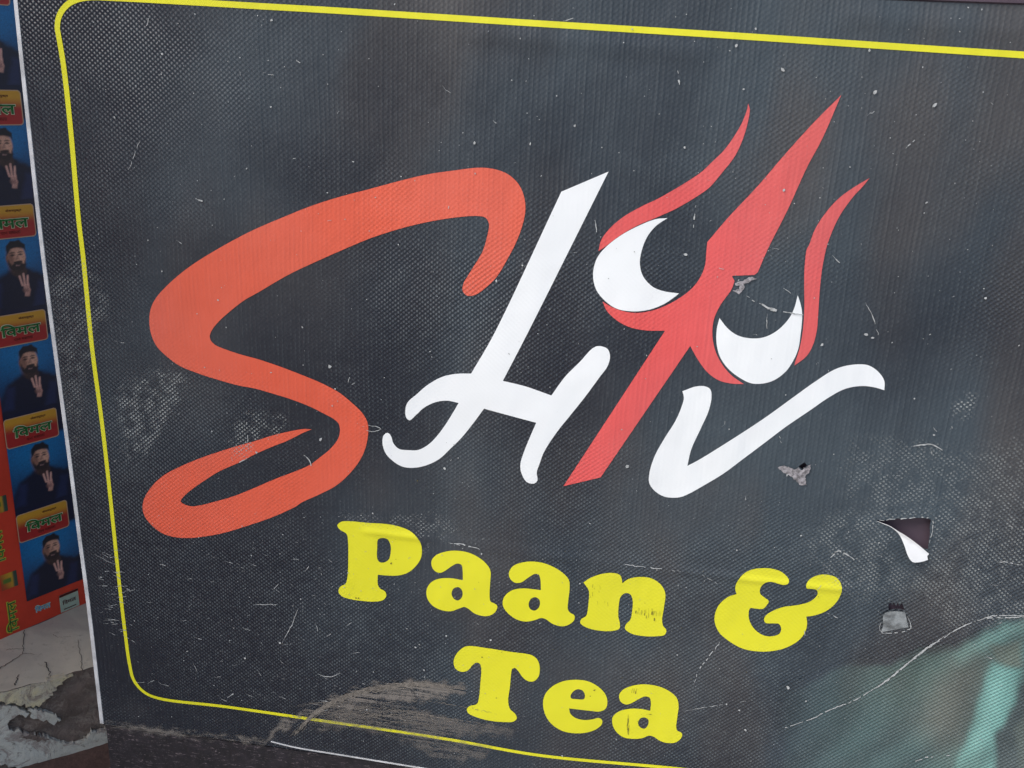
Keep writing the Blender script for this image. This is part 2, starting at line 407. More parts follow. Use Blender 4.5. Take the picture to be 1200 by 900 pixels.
face_patch('plaster_patch', T(0, 740, k, (-90, 440), (0, 412), (60, 378), (150, 350), (300, 316), (480, 292), (440, 315), (410, 350), (350, 390), (320, 440), (260, 490), (200, 500), (100, 480), (0, 466), (-90, 480)), M_CREAM, .0030)
face_patch('limewash_patch', T(0, 740, k, (-120, 500), (0, 490), (100, 492), (180, 530), (190, 570), (120, 548), (95, 560), (50, 600), (60, 640), (150, 662), (240, 690), (300, 700), (380, 722), (450, 742), (560, 722), (600, 664), (680, 650), (900, 640), (1000, 900), (220, 905), (60, 888), (0, 872), (-120, 870)), M_PALE, .0034)
face_patch('limewash_patch', T(0, 740, k, (190, 503), (290, 530), (350, 545), (400, 585), (370, 608), (260, 582), (200, 562)), M_PALE, .0030)
face_patch('mud_patch', T(0, 740, k, (150, 690), (210, 680), (330, 708), (300, 722), (200, 716)), M_MUDWALL, .0042)
# soil banked against the foot of the step
sv = []; sf = []
for i in range(121):
    s = LFT+(1.0-LFT)*i/120
    for q, (o, z) in enumerate(((-.002, GZ+.010), (.008, GZ+.007), (.02, GZ+.003), (.045, GZ-.002))):
        e = edgeA+ED*s+EN*(o+.002*math.sin(40*s+q)); sv.append((e[0], e[1], z+.0012*math.sin(55*s+2*q)+.0006*rng.normal()))
for i in range(120):
    for q in range(3): a = i*4+q; sf.append((a, a+1, a+5, a+4))
so = obj('soil', newmesh('soil', sv, sf, M_SOIL, True)); so['kind'] = 'structure'
# cracks in the step top
def crack(pts, w):
    P = [on_plane(*p, SP, EZ) for p in T(0, 740, k, *pts)]
    Q = []
    for i in range(len(P)-1):
        for s in range(6): Q.append(P[i]+(P[i+1]-P[i])*s/6+np.array([*rng.normal(0, .0006, 2), 0]))
    Q.append(P[-1]); l, r = ribbon_pts([q[:2] for q in Q], w*.55, w*.3); n = len(Q)
    me = newmesh('crack', [(p[0], p[1], STEP_H+.0014) for p in l]+[(p[0], p[1], STEP_H+.0014) for p in r], [(i, i+1, n+i+1, n+i) for i in range(n-1)], M_CRACK)
    obj('crack', me, step)
for pts, w in ((((-40, 275), (0, 250), (80, 200), (150, 155)), .0022), (((155, 0), (158, 90), (150, 155)), .0016), (((45, 128), (100, 122), (165, 120)), .0012), (((100, 360), (112, 320), (126, 290)), .0022),
               (((300, 205), (322, 255), (335, 305)), .0024), (((545, 270), (535, 190), (515, 60)), .0012), (((150, 155), (190, 150), (230, 158)), .001), (((350, 25), (380, 45), (470, 40)), .0008)): crack(pts, w)

# ------------------------------------------------------------------ the sign
Z_BOT = B(124, 848)[1]; X_L = B(124, 848)[0]-.0015; X_LT = B(21, 0)[0]; X_R = .84
Z_TOP = B(1200, 14)[1]
sign = empty('sign_board', (.22, 0, GZ), 'black vinyl shop sign lettered in red, white and yellow, torn near its corner', 'sign')
box('backing_board', X_L+.004, X_R-.004, .003, .022, GZ, Z_TOP+.008, M_BOARD, sign)
hole1 = BL(T(1000, 580, 5, (122, 132, 1), (160, 131), (230, 134, 1), (245, 126), (300, 131, 1), (330, 124), (430, 128, 1), (449, 138, 1), (441, 180), (443, 220, 1), (436, 260), (432, 308, 1), (400, 300), (300, 228), (250, 198), (190, 158)), step=3)
hole2 = BL(T(1000, 580, 5, (205, 634, 1), (222, 628, 1), (226, 645, 1), (236, 628, 1), (248, 648, 1), (258, 628, 1), (268, 648, 1), (284, 630, 1), (299, 672, 1), (270, 664), (240, 664), (205, 672, 1)), step=4)
hole3 = BL(T(760, 420, 4.138, (722, 512, 1), (752, 492, 1), (764, 508, 1), (742, 526, 1)), step=4)
hole4 = BL(T(760, 420, 4.138, (700, 530, 1), (716, 526, 1), (712, 540, 1)), step=4)
outer = [(X_L, Z_BOT)]
bq = B(520, 900)
outer += [(X_L+(X_R-X_L)*t, Z_BOT+.0006*math.sin(40*t)) for t in np.linspace(.03, .97, 60)] + [(X_R, Z_BOT), (X_R, Z_TOP+.004), (X_LT-.0005, Z_TOP+.004)]
banner = sheet('banner', [outer, hole1, hole2, hole3, hole4], M_BLACK, 0, sign)
# white cut edge of the sheet, left side and foot
def strip(name, pathpx, w0, w1, mat, lift, parent, y_in=True):
    path = [B(*p) for p in smooth_loop(pathpx, 12, closed=False)]; l, r = ribbon_pts(path, w0, w1)
    n = len(l); H = wave([p[0] for p in l], [p[1] for p in l])
    V = [(p[0], -h-lift, p[1]) for p, h in zip(l, H)]+[(p[0], -h-lift, p[1]) for p, h in zip(r, H)]
    V += [(p[0], .002, p[1]) for p in l]+[(p[0], .002, p[1]) for p in r]
    Fc = []
    for i in range(n-1):
        Fc += [(i, i+1, n+i+1, n+i), (i, 2*n+i, 2*n+i+1, i+1), (n+i, n+i+1, 3*n+i+1, 3*n+i)]
    return obj(name, newmesh(name, V, Fc, mat), parent)
strip('edge_trim', [(4, -160), (19, 0), (42, 200), (66, 400), (92, 600), (108, 720), (121, 846)], .0030, .0036, M_TRIM, .0007, sign)
strip('edge_trim', [(318, 868), (345, 874), (400, 882), (520, 900), (700, 924), (1100, 977)], .0010, .0026, M_TRIM, .0006, sign)
box('base', X_L+.0005, X_R, .0005, .028, GZ, Z_BOT-.0015, M_BASE, sign, .001)
box('top_rail', X_LT-.003, X_R+.004, -.004, .030, Z_TOP+.003, Z_TOP+.03, M_BOARD, sign, .002)

def letter(name, loops, mat, label=None, lift=.0003):
    o = sheet(name, loops, mat, lift, banner)
    if label: o['label'] = label
    return o
kA = 1059/200
c1, c2, c3, c4, c5, c6, c7, c8 = (0, 0, 3), (400, 0, 3), (800, 0, 3), (0, 300, 3), (400, 300, 3), (800, 300, 3), (0, 600, 3), (400, 600, 3)
A_, B_, C_, D_, E_, F_, G_, H_ = (160, 470, kA), (300, 420, kA), (160, 290, kA), (680, 230, kA), (800, 290, kA), (640, 380, 857/200), (440, 390, kA), (820, 100, 4.5)
a1, a2, a3, a4, a5, a6 = (390, 600, 6), (580, 630, 1200/220), (520, 740, 7.5), (630, 780, 1200/180), (820, 650, 1200/180), (760, 420, 1200/290)
S = (T(*c5, (432, 95), (430, 118), (445, 135), (475, 132), (510, 108), (550, 68), (588, 5))
     + T(*c2, (612, 860), (636, 800), (649, 740), (645, 690), (625, 645), (590, 612), (545, 594), (490, 588), (400, 598), (300, 613), (200, 637), (100, 664), (0, 690))
     + T(*c1, (1100, 722), (1000, 762), (900, 805), (820, 846))
     + T(*C_, (525, 0), (400, 75), (300, 145), (200, 232), (130, 310), (98, 375), (88, 450), (98, 530), (130, 605), (190, 668), (270, 728), (370, 770), (500, 812), (640, 850))
     + T(*B_, (0, 180), (100, 208), (220, 245), (340, 292), (430, 338), (490, 372), (518, 400), (526, 440), (515, 490), (470, 552), (400, 610), (340, 655), (250, 695), (120, 745))
     + T(*A_, (741, 533), (600, 590), (480, 625), (400, 645), (340, 652), (295, 638), (275, 622), (290, 595), (340, 550), (430, 487), (520, 432), (640, 378), (741, 325))
     + T(*B_, (100, 545), (200, 505), (300, 455), (352, 434, 1), (300, 432), (200, 450), (100, 475))
     + T(*A_, (741, 243), (640, 272), (520, 310), (400, 352), (280, 402), (170, 460), (100, 525), (55, 595), (42, 650), (55, 710), (100, 768), (160, 815), (230, 840), (330, 848), (450, 835), (560, 812), (700, 768), (850, 715), (1000, 645))
     + T(*B_, (280, 893), (400, 838), (500, 785), (580, 715), (640, 640), (680, 560), (700, 460), (695, 390), (665, 335), (600, 270), (520, 205), (420, 150), (300, 98), (150, 40))
     + T(*C_, (761, 685), (650, 655), (560, 625), (500, 600), (470, 570), (465, 540), (480, 505), (520, 455), (580, 400), (680, 322), (780, 265), (880, 205), (980, 150))
     + T(*c2, (-50, 902), (0, 880), (100, 838), (200, 805), (300, 780), (400, 763), (480, 757), (510, 763), (522, 785), (515, 830), (500, 880)) + T(*c5, (455, 55)))
letter('letter', [BL(S)], M_RED, 'large red brush-script letter S')
Hh = (T(*c2, (775, 672, 1), (940, 602, 1)) + T(*G_, (945, 0), (797, 285, 1)) + T(*c5, (650, 450)) + T(*F_, (30, 345, 1), (100, 250), (170, 180), (240, 108), (270, 100), (310, 115), (322, 150), (310, 200), (270, 255), (200, 350), (120, 450))
      + T(*c5, (760, 610), (715, 680), (700, 720), (690, 750), (692, 780), (680, 790), (655, 785), (635, 750), (633, 720), (645, 680), (665, 630), (688, 577, 1))
      + T(*G_, (680, 458, 1), (620, 540), (540, 640), (470, 710), (400, 775), (320, 815), (240, 832), (170, 825), (110, 790), (65, 740), (47, 680), (55, 630), (80, 615), (100, 635), (115, 680), (150, 715), (210, 722), (270, 720), (330, 688), (380, 640), (440, 560), (490, 480), (522, 425, 1),
          (450, 412), (380, 422), (310, 455), (260, 500), (215, 537), (195, 520), (190, 470), (205, 425), (260, 375), (330, 315), (420, 265), (510, 245), (600, 242, 1), (740, 0)))
letter('letter', [BL(Hh)], M_WHITE, 'white brush-script letter H')
V = T(*a6, (163, 148, 1), (230, 125), (275, 125), (298, 140), (303, 175), (290, 240), (250, 330), (205, 430), (187, 508, 1), (240, 480), (400, 380), (560, 275), (700, 175), (800, 105), (900, 45), (980, 25), (1060, 28), (1110, 60), (1140, 105), (1140, 150, 1),
      (1090, 135), (1030, 128), (950, 140), (870, 180), (780, 240), (660, 320), (560, 395), (460, 470), (360, 545), (270, 600), (200, 640), (150, 660), (80, 658), (30, 630), (3, 590), (5, 540), (30, 460), (80, 370), (130, 290), (160, 220), (170, 180))
letter('letter', [BL(V)], M_WHITE, 'white brush-script letter V')
letter('flame', [BL(T(*D_, (115, 335, 1), (130, 270), (180, 200), (260, 130), (370, 65), (500, 2)) + T(*H_, (0, 460), (60, 405), (130, 335), (180, 265), (220, 195), (245, 130), (252, 95, 1), (260, 125), (245, 215), (215, 305), (180, 375), (110, 465), (50, 535), (0, 572)) + T(*D_, (600, 70), (480, 125), (350, 180), (240, 245), (160, 305)))], M_CRIMSON, 'red curved side prong above the white eye')
letter('trident', [BL(T(*H_, (740, 50, 1), (600, 190), (450, 355), (300, 530), (150, 690), (38, 822, 1)) + T(*D_, (780, 340), (772, 420), (740, 500), (690, 565), (620, 620), (540, 665), (450, 700), (350, 715), (270, 705), (200, 680), (140, 645, 1), (165, 700), (220, 755), (300, 800), (400, 822), (525, 825, 1))
       + T(*F_, (90, 798, 1), (275, 755, 1), (500, 425), (722, 100, 1)) + T(*E_, (90, 680), (150, 760), (220, 810), (300, 830), (375, 833, 1), (300, 780), (240, 710), (200, 630), (182, 540), (190, 440), (230, 350), (300, 250), (318, 200, 1), (302, 168, 1), (440, 162, 1), (462, 145, 1), (525, 0))
       + T(*H_, (460, 650), (560, 430), (640, 280)))], M_CRIMSON, 'red trident spear forming the letter I')
letter('flame', [BL(T(*H_, (890, 487, 1), (800, 540), (720, 600), (650, 680), (600, 760), (570, 840)) + T(*E_, (765, 0), (750, 120), (748, 240), (748, 380), (740, 500), (720, 610), (690, 705), (688, 720, 1), (760, 665), (800, 600), (825, 510), (835, 400), (845, 250), (860, 120), (885, 0)) + T(*H_, (680, 800), (730, 690), (800, 590), (860, 525)))], M_CRIMSON, 'red curved side prong hugging the other eye')
letter('eye', [BL(T(*D_, (540, 132, 1), (470, 138), (350, 185), (250, 240), (160, 310), (110, 370), (85, 440), (83, 510), (105, 580), (160, 645), (230, 690), (330, 706), (430, 695), (520, 660), (580, 620), (612, 595, 1), (520, 582), (450, 555), (390, 490), (370, 410), (385, 320), (420, 240), (470, 180)))], M_WHITE, 'white crescent eye under the curved prong')
letter('eye', [BL(T(*E_, (225, 428, 1), (208, 500), (208, 590), (230, 670), (280, 740), (350, 795), (420, 828), (490, 830), (560, 810), (630, 760), (680, 690), (710, 620), (725, 530), (735, 400), (722, 330), (708, 288, 1), (685, 370), (650, 435), (580, 505), (500, 545), (420, 552), (340, 535), (280, 495)))], M_WHITE, 'white crescent eye above the letter V')
YL = [('P', T(*a1, (35, 88), (60, 65), (110, 60), (250, 72), (380, 80), (470, 97), (550, 130), (605, 180), (628, 240), (625, 310), (590, 370), (530, 420), (460, 440), (380, 440), (320, 435, 1), (320, 500), (335, 530), (370, 550), (380, 580), (360, 610), (300, 622), (220, 618), (130, 605), (70, 585), (45, 555), (55, 520), (95, 495), (108, 440), (112, 330), (110, 200), (100, 150), (55, 120), (38, 100)),
       T(*a1, (320, 190), (345, 178), (385, 185), (408, 225), (410, 280), (395, 330), (360, 350), (330, 345), (315, 320), (315, 250))),
      ('first a of Paan', T(*a1, (700, 330), (730, 295), (800, 268), (870, 260), (960, 272), (1040, 310), (1095, 360), (1115, 400), (1112, 480), (1108, 570), (1115, 610), (1140, 622), (1162, 640), (1150, 680), (1110, 708), (1060, 712), (1000, 695), (960, 665), (930, 652), (890, 665), (840, 683), (780, 680), (710, 650), (670, 600), (663, 540), (690, 490), (740, 462), (820, 453), (920, 465, 1), (918, 400), (910, 360), (880, 350), (840, 370), (790, 405), (755, 418), (715, 400), (698, 365)),
       T(*a1, (840, 560), (855, 525), (890, 515), (915, 540), (915, 580), (885, 608), (855, 595))),
      ('second a of Paan', T(*a2, (95, 205), (120, 165), (190, 138), (270, 135), (350, 155), (430, 200), (475, 250), (480, 310), (472, 380), (470, 440), (485, 460), (510, 475), (510, 505), (475, 535), (430, 545), (370, 528), (330, 500), (300, 492), (260, 505), (200, 515), (140, 500), (80, 455), (55, 410), (65, 360), (110, 320), (180, 305), (298, 315, 1), (295, 250), (285, 218), (260, 212), (220, 235), (170, 268), (130, 268), (100, 240)),
       T(*a2, (220, 405), (235, 370), (265, 360), (290, 380), (288, 420), (260, 445), (230, 435))),
      ('n', T(*a2, (568, 268, 1), (610, 240), (680, 215), (750, 208), (800, 222), (812, 250), (815, 275, 1), (850, 250), (920, 235), (1000, 245), (1060, 285), (1088, 340), (1080, 430), (1068, 510), (1075, 550), (1095, 575), (1085, 605), (1030, 615), (940, 612), (870, 595), (832, 565), (840, 535), (865, 510), (878, 450), (880, 380), (865, 345), (835, 338), (805, 360), (792, 420), (790, 490), (800, 535), (795, 565), (750, 578), (670, 575), (590, 555), (548, 525), (555, 500), (585, 480), (600, 400), (602, 320), (585, 290)), None),
      ('T', T(*a3, (195, 110), (240, 103), (400, 120), (600, 148), (780, 175), (830, 215), (850, 280), (840, 360), (800, 400), (750, 400), (700, 365), (660, 310), (630, 285), (610, 295), (600, 340), (590, 450), (575, 570), (590, 640), (640, 690), (650, 725), (620, 752), (540, 757), (420, 748), (300, 720), (225, 685), (212, 650), (240, 622), (300, 605), (320, 540), (330, 430), (338, 300), (325, 255), (295, 245), (260, 270), (220, 315), (165, 328), (110, 300), (95, 240), (110, 190), (150, 140)), None),
      ('e', T(*a4, (48, 260), (65, 190), (120, 130), (200, 92), (300, 80), (400, 95), (480, 140), (530, 195), (547, 250), (535, 305), (490, 328), (400, 320), (250, 300, 1), (260, 340), (300, 375), (370, 392), (430, 388), (480, 378), (505, 395), (505, 425), (460, 465), (380, 490), (280, 492), (190, 470), (110, 415), (65, 345)),
       T(*a4, (262, 200), (285, 168), (320, 153), (355, 165), (373, 200), (365, 230), (310, 230), (265, 222))),
      ('a of Tea', T(*a4, (638, 210), (660, 170), (720, 140), (800, 125), (880, 128), (970, 150), (1050, 195), (1090, 240), (1100, 300), (1090, 380), (1082, 460), (1090, 485), (1125, 505), (1125, 535), (1080, 575), (1010, 580), (950, 560), (905, 530), (870, 522), (820, 540), (750, 545), (670, 530), (610, 480), (585, 420), (590, 370), (640, 330), (720, 312), (810, 315), (880, 330, 1), (885, 270), (875, 228), (840, 218), (790, 238), (730, 270), (690, 278), (650, 255)),
       T(*a4, (785, 425), (800, 390), (835, 380), (865, 400), (862, 440), (835, 468), (800, 455))),
      ('ampersand', T(*a5, (690, 175), (640, 120), (570, 92), (480, 85), (390, 100), (320, 145), (280, 210), (275, 260), (285, 288, 1), (220, 310), (150, 370), (118, 440), (115, 510), (150, 590), (230, 660), (330, 715), (440, 738), (550, 738), (670, 712), (770, 655), (820, 590), (835, 520), (828, 470, 1), (900, 460), (990, 425), (1060, 365), (1100, 290), (1100, 220), (1060, 165), (990, 142), (920, 145), (850, 180), (825, 220), (830, 245), (870, 250), (905, 258), (918, 285), (900, 320), (850, 355), (760, 378), (650, 392), (570, 420), (510, 460), (498, 490), (510, 515), (570, 520), (615, 525), (632, 560), (620, 600), (570, 620), (500, 615), (430, 570), (390, 510), (378, 450), (390, 400), (430, 402), (490, 405), (520, 375), (535, 345), (500, 315), (468, 285), (470, 240), (510, 195), (560, 190), (610, 205), (655, 215), (688, 200)), None)]
for nm, o_, h_ in YL:
    letter('letter', [BL(o_, step=1.5)]+([BL(h_, step=1.5)] if h_ else []), M_YELLOW, 'yellow rounded letter '+nm if nm != 'ampersand' else 'yellow rounded ampersand')
# yellow rounded border, one closed line round the sign
bl = T(*c1, (203, 100), (226, 230), (255, 470), (285, 780)) + T(*c4, (300, 0), (330, 320), (365, 600), (398, 895)) + T(*c7, (425, 240), (445, 410), (461, 530), (475, 585), (510, 628), (560, 651), (800, 684), (1200, 735)) + T(*c8, (400, 790), (700, 838), (1200, 893))
left = [B(*p) for p in smooth_loop(bl, 3, closed=False)]
top = [B(*p) for p in smooth_loop(T(*c1, (203, 100), (205, 72), (215, 44), (236, 18), (262, 2), (310, -9), (420, -6), (600, 4), (900, 22), (1200, 39)) + T(*c2, (600, 78), (1200, 115)) + T(*c3, (600, 155), (1200, 194)), 3, closed=False)]
zt = top[-1][1]; zb = left[-1][1]; xr = X_R-.04; rr = .03
ext_t = [(x, zt) for x in np.linspace(top[-1][0]+.01, xr-rr, 20)] + [(xr-rr+rr*math.sin(a), zt-rr+rr*math.cos(a)) for a in np.linspace(.1, 1.57, 10)]
ext_b = [(x, zb) for x in np.linspace(left[-1][0]+.01, xr-rr, 20)] + [(xr-rr+rr*math.sin(a), zb+rr-rr*math.cos(a)) for a in np.linspace(.1, 1.57, 10)]
path = list(reversed(left+ext_b)) + top[1:] + ext_t
l, r = ribbon_pts(path+[path[0]], 1.0)
for i in range(len(l)):
    m_ = (l[i]+r[i])/2; w_ = .0031+.0012*(m_[1]-zb)/(zt-zb); l[i] = m_+(l[i]-m_)*w_; r[i] = m_+(r[i]-m_)*w_
n = len(l); bm = bmesh.new(); LV = [bm.verts.new((p[0], -wave(*p)-.0003, p[1])) for p in l]; RV = [bm.verts.new((p[0], -wave(*p)-.0003, p[1])) for p in r]
for i in range(n-1): bm.faces.new((LV[i], LV[i+1], RV[i+1], RV[i]))
bm.normal_update()
if sum(f.normal.y for f in bm.faces) > 0: bmesh.ops.reverse_faces(bm, faces=bm.faces[:])
me = bpy.data.meshes.new('border_line'); bm.to_mesh(me); bm.free(); me.materials.append(M_YELLOW); obj('border_line', me, banner)

# printed picture in the corner (leaf greens) : a finely coloured sheet
def tinted_sheet(name, px0, py0, px1, py1, fn, mat, lift, parent, step=.0022, attr='tint'):
    c = [B(px0, py0), B(px1, py0), B(px1, py1), B(px0, py1)]
    xs = np.arange(min(p[0] for p in c), max(p[0] for p in c), step); zs = np.arange(min(p[1] for p in c), max(p[1] for p in c), step)
    X, Zz = np.meshgrid(xs, zs); H = wave(X, Zz)
    # pixel position of every vertex, only to look the traced outlines up
    dx, dy, dz = X-CAM[0], -CAM[1]+0*X, Zz-CAM[2]
    dd = dx*CF[0]+dy*CF[1]+dz*CF[2]; PX = 600+F_PX*(dx*CR[0]+dy*CR[1]+dz*CR[2])/dd; PY = 450-F_PX*(dx*CU[0]+dy*CU[1]+dz*CU[2])/dd
    val, keep = fn(PX, PY)
    nx = len(xs); V = np.stack([X, -H-lift, Zz], -1).reshape(-1, 3)
    kf = keep.reshape(-1)
    Fc = []
    for j in range(len(zs)-1):
        for i in range(nx-1):
            q = (j*nx+i, j*nx+i+1, (j+1)*nx+i+1, (j+1)*nx+i)
            if kf[q[0]] or kf[q[1]] or kf[q[2]] or kf[q[3]]: Fc.append(q)
    used = sorted({i for q in Fc for i in q}); idx = {u: i for i, u in enumerate(used)}
    me = newmesh(name, V[used], [tuple(idx[i] for i in q) for q in Fc], mat, True)
    if attr == 'tint':
        at = me.attributes.new('tint', 'FLOAT_COLOR', 'POINT'); d = np.ones((len(used), 4)); d[:, :3] = val.reshape(-1, 3)[used]; at.data.foreach_set('color', d.ravel().astype(np.float32))
    else:
        at = me.attributes.new(attr, 'FLOAT', 'POINT'); at.data.foreach_set('value', val.reshape(-1)[used].astype(np.float32))
    return obj(name, me, parent)
def P7(*pts): return T(900, 680, 4, *pts)
def leaf_fn(PX, PY):
    c = np.empty(PX.shape+(3,)); c[:] = (.0058, .0090, .0185)
    wob = 3*np.sin(PX*.09+PY*.05)+2*np.sin(PX*.21-PY*.13)
    def lay(poly, colr, soft, a=1.0):
        d = sdf_poly(PX+wob*.4, PY+wob*.4, poly); k = (a*smstep(soft, -soft, d))[..., None]; c[:] = c*(1-k)+np.array(colr)*k
    body = P7((60, 520), (250, 455), (350, 405), (450, 393), (560, 405), (640, 388), (720, 345), (800, 335), (900, 325), (1000, 265), (1100, 200), (1260, 165), (1600, 150), (1600, 1100), (100, 1100))
    fade = smstep(905, 1050, PX+.25*(PY-780))
    d = sdf_poly(PX+wob*.4, PY+wob*.4, body); kk = (fade*.8*smstep(5, -5, d))[..., None]; c[:] = c*(1-kk)+np.array((.050, .098, .088))*kk
    streaks = np.clip(.5+.5*np.sin((PX*.8+PY*.55)*.11+1.5*np.sin(PY*.05)), 0, 1)
    lay(P7((640, 420), (720, 350), (900, 335), (1000, 275), (1100, 205), (1260, 170), (1260, 900), (760, 900), (660, 700), (600, 560)), (.068, .135, .12), 22, .8)
    lay(P7((880, 345), (1000, 268), (1100, 205), (1300, 165), (1300, 235), (1140, 245), (1010, 330), (900, 410)), (.11, .225, .20), 8, .85)
    lay(P7((720, 580), (770, 470), (860, 400), (960, 350), (1010, 345), (1015, 430), (985, 530), (960, 640), (900, 740), (800, 780), (720, 720), (690, 650)), (.10, .10, .08), 28, .8)
    lay(P7((1040, 300), (1180, 280), (1190, 400), (1120, 412), (1060, 365)), (.11, .13, .10), 5, .8)
    lay(P7((1040, 375), (1120, 410), (1182, 418), (1150, 560), (1110, 650), (1062, 720), (1055, 920), (850, 920), (900, 820), (950, 700), (975, 600), (1000, 500), (1020, 430)), (.145, .33, .29), 6, .85)
    lay(P7((985, 600), (1040, 480), (1100, 450), (1080, 600), (1000, 760), (950, 860)), (.20, .42, .37), 12, .6)
    lay(P7((1062, 720), (1130, 620), (1190, 480), (1300, 420), (1300, 1000), (1062, 1000)), (.035, .045, .045), 4, .9)
    c[:] = c*(.72+.45*streaks[..., None])
    lay(P7((1150, 690), (1230, 560), (1300, 560), (1300, 900), (1180, 900)), (.08, .10, .08), 6, .8)
    return c, sdf_poly(PX, PY, body) < 7
pic = tinted_sheet('printed_leaf', 930, 705, 1330, 980, leaf_fn, M_PICTURE, .0002, banner); pic['label'] = 'printed green leaf picture in the sign corner'

# rubbed and muddy places
def blob_fn(polys, soft):
    def fn(PX, PY):
        v = np.zeros(PX.shape)
        for p, a in polys:
            w = 4*np.sin(PX*.31+PY*.17)+3*np.sin(PX*.13-PY*.37)
            v = np.maximum(v, a*smstep(soft, -soft, sdf_poly(PX+w*.5, PY+w*.5, p)))
        for p in TEARS: v = v*smstep(.5, 2.5, sdf_poly(PX, PY, p))
        return v, v > .01
    return fn
TEARS = [T(1000, 580, 5, (115, 125), (450, 120), (445, 380), (300, 380), (240, 230)), T(1000, 580, 5, (160, 620), (310, 620), (325, 790), (150, 810))]
rub_a = T(*c4, (410, 490), (480, 430), (560, 400), (630, 405), (665, 440), (640, 500), (600, 560), (545, 640), (520, 700), (450, 712), (435, 600))
rub_b = T(*c4, (820, 640), (840, 570), (890, 540), (960, 560), (1010, 560), (1000, 610), (900, 660), (860, 715), (810, 700))
rub_c = T(*c6, (962, 520), (985, 480), (1022, 495), (1018, 540), (985, 560), (962, 555))
rub_d = T(*c8, (0, 0), (150, 20), (330, 0), (430, 60), (330, 90), (300, 150), (260, 60), (20, 20))
rub_e = T(*c6, (620, 640), (820, 650), (1000, 690), (1200, 640), (1200, 900), (700, 900), (520, 800))
rub_f = [(1060, 590), (1200, 560), (1215, 720), (1120, 740), (1070, 690), (1000, 700), (930, 640), (980, 600)]
rub_g = T(*c4, (290, 0), (340, 60), (390, 160), (390, 220), (345, 225), (330, 330), (300, 480), (270, 700), (230, 520), (200, 300), (180, 120))
tinted_sheet('worn_weave', 40, 290, 250, 560, blob_fn([(rub_a, .9), (rub_g, .45)], 6), M_RUB, .0006, banner, .003, 'fade')['kind'] = 'stuff'
tinted_sheet('worn_weave', 260, 470, 350, 550, blob_fn([(rub_b, .75)], 5), M_RUB, .0006, banner, .003, 'fade')['kind'] = 'stuff'
tinted_sheet('worn_weave', 900, 440, 1260, 780, blob_fn([(rub_c, 1.0), (rub_e, .42), (rub_f, .55)], 12), M_RUB, .0006, banner, .003, 'fade')['kind'] = 'stuff'
tinted_sheet('worn_weave', 380, 585, 560, 670, blob_fn([(rub_d, .5)], 6), M_RUB, .0006, banner, .003, 'fade')['kind'] = 'stuff'
mud1 = T(*c8, (-60, 660), (0, 635), (100, 600), (200, 588), (330, 586), (440, 600), (420, 625), (300, 650), (120, 655), (0, 690))
mud2 = T(*c8, (-120, 700), (0, 665), (150, 655), (300, 690), (450, 725), (610, 745), (600, 765), (420, 770), (300, 790), (520, 800), (540, 830), (430, 860), (330, 850), (250, 800), (60, 745), (-100, 760))
mud3 = T(100, 740, 4, (830, 510), (900, 440), (1000, 380), (1100, 320), (1200, 290), (1200, 315), (1100, 350), (1000, 405), (920, 460), (860, 510))
mud4 = T(100, 740, 4, (60, 415), (200, 430), (400, 455), (620, 480), (860, 505), (850, 520), (600, 500), (350, 480), (150, 440))
mud5 = T(*c7, (330, 160), (420, 150), (425, 260), (415, 420), (370, 420), (340, 300))
mo = tinted_sheet('mud_smear', 95, 780, 640, 900, blob_fn([(mud1, 1.0), (mud2, .55), (mud3, 1.0), (mud4, .95)], 4), M_MUD, .0008, banner, .002, 'fade')
mo['kind'] = 'stuff'

# torn flaps
def flap(name, pts, mat, hinge, lift, parent=None, label=None):
    lp = BL(pts, step=3); a, b = (np.array(B(*h)) for h in hinge); d = (b-a)/np.linalg.norm(b-a); nn = np.array([-d[1], d[0]])
    V3 = [Vector((p[0], p[1], 0)) for p in lp]; tr = tessellate_polygon([V3])
    bm = bmesh.new(); vs = [bm.verts.new(v) for v in V3]
    for t in tr:
        try: bm.faces.new([vs[i] for i in t])
        except ValueError: pass
    bmesh.ops.subdivide_edges(bm, edges=bm.edges[:], cuts=2, use_grid_fill=True); bmesh.ops.triangulate(bm, faces=bm.faces[:])
    for v in bm.verts:
        s = abs(np.dot(np.array((v.co.x, v.co.y))-a, nn)); x, z = v.co.x, v.co.y
        v.co = (x, -float(wave(x, z))-.0005-lift*math.sin(min(s/.02, 1.4)), z)
    bmesh.ops.recalc_face_normals(bm, faces=bm.faces[:])
    me = bpy.data.meshes.new(name); bm.to_mesh(me); bm.free(); me.materials.append(mat)
    for p in me.polygons: p.use_smooth = True
    o = obj(name, me, banner)
    if label: o['label'] = label
    return o
tt = (1000, 580, 5)
flap('torn_flap', T(*tt, (130, 138), (190, 155), (250, 192), (300, 222), (370, 275), (438, 335, 1), (425, 345), (428, 365, 1), (385, 372), (330, 366), (305, 330), (285, 270), (255, 210), (200, 165)), M_BACKWHITE, (T(*tt, (130, 135))[0], T(*tt, (438, 335))[0]), .007, label='white curled back of the torn vinyl')
flap('torn_flap', T(*tt, (180, 676, 1), (230, 668), (298, 674, 1), (308, 720), (322, 772, 1), (250, 785), (160, 800, 1), (172, 750), (168, 700)), M_CLEARFILM, (T(*tt, (160, 800))[0], T(*tt, (322, 772))[0]), .003, label='grey peeled film under the tear')
def frayed(pts, amp):
    out = []
    for i, p in enumerate(pts):
        q = pts[(i+1) % len(pts)]; k = max(2, int(math.dist(p[:2], q[:2])/1.6))
        for j in range(k): out.append((p[0]+(q[0]-p[0])*j/k+random.gauss(0, amp), p[1]+(q[1]-p[1])*j/k+random.gauss(0, amp), 1))
    return out
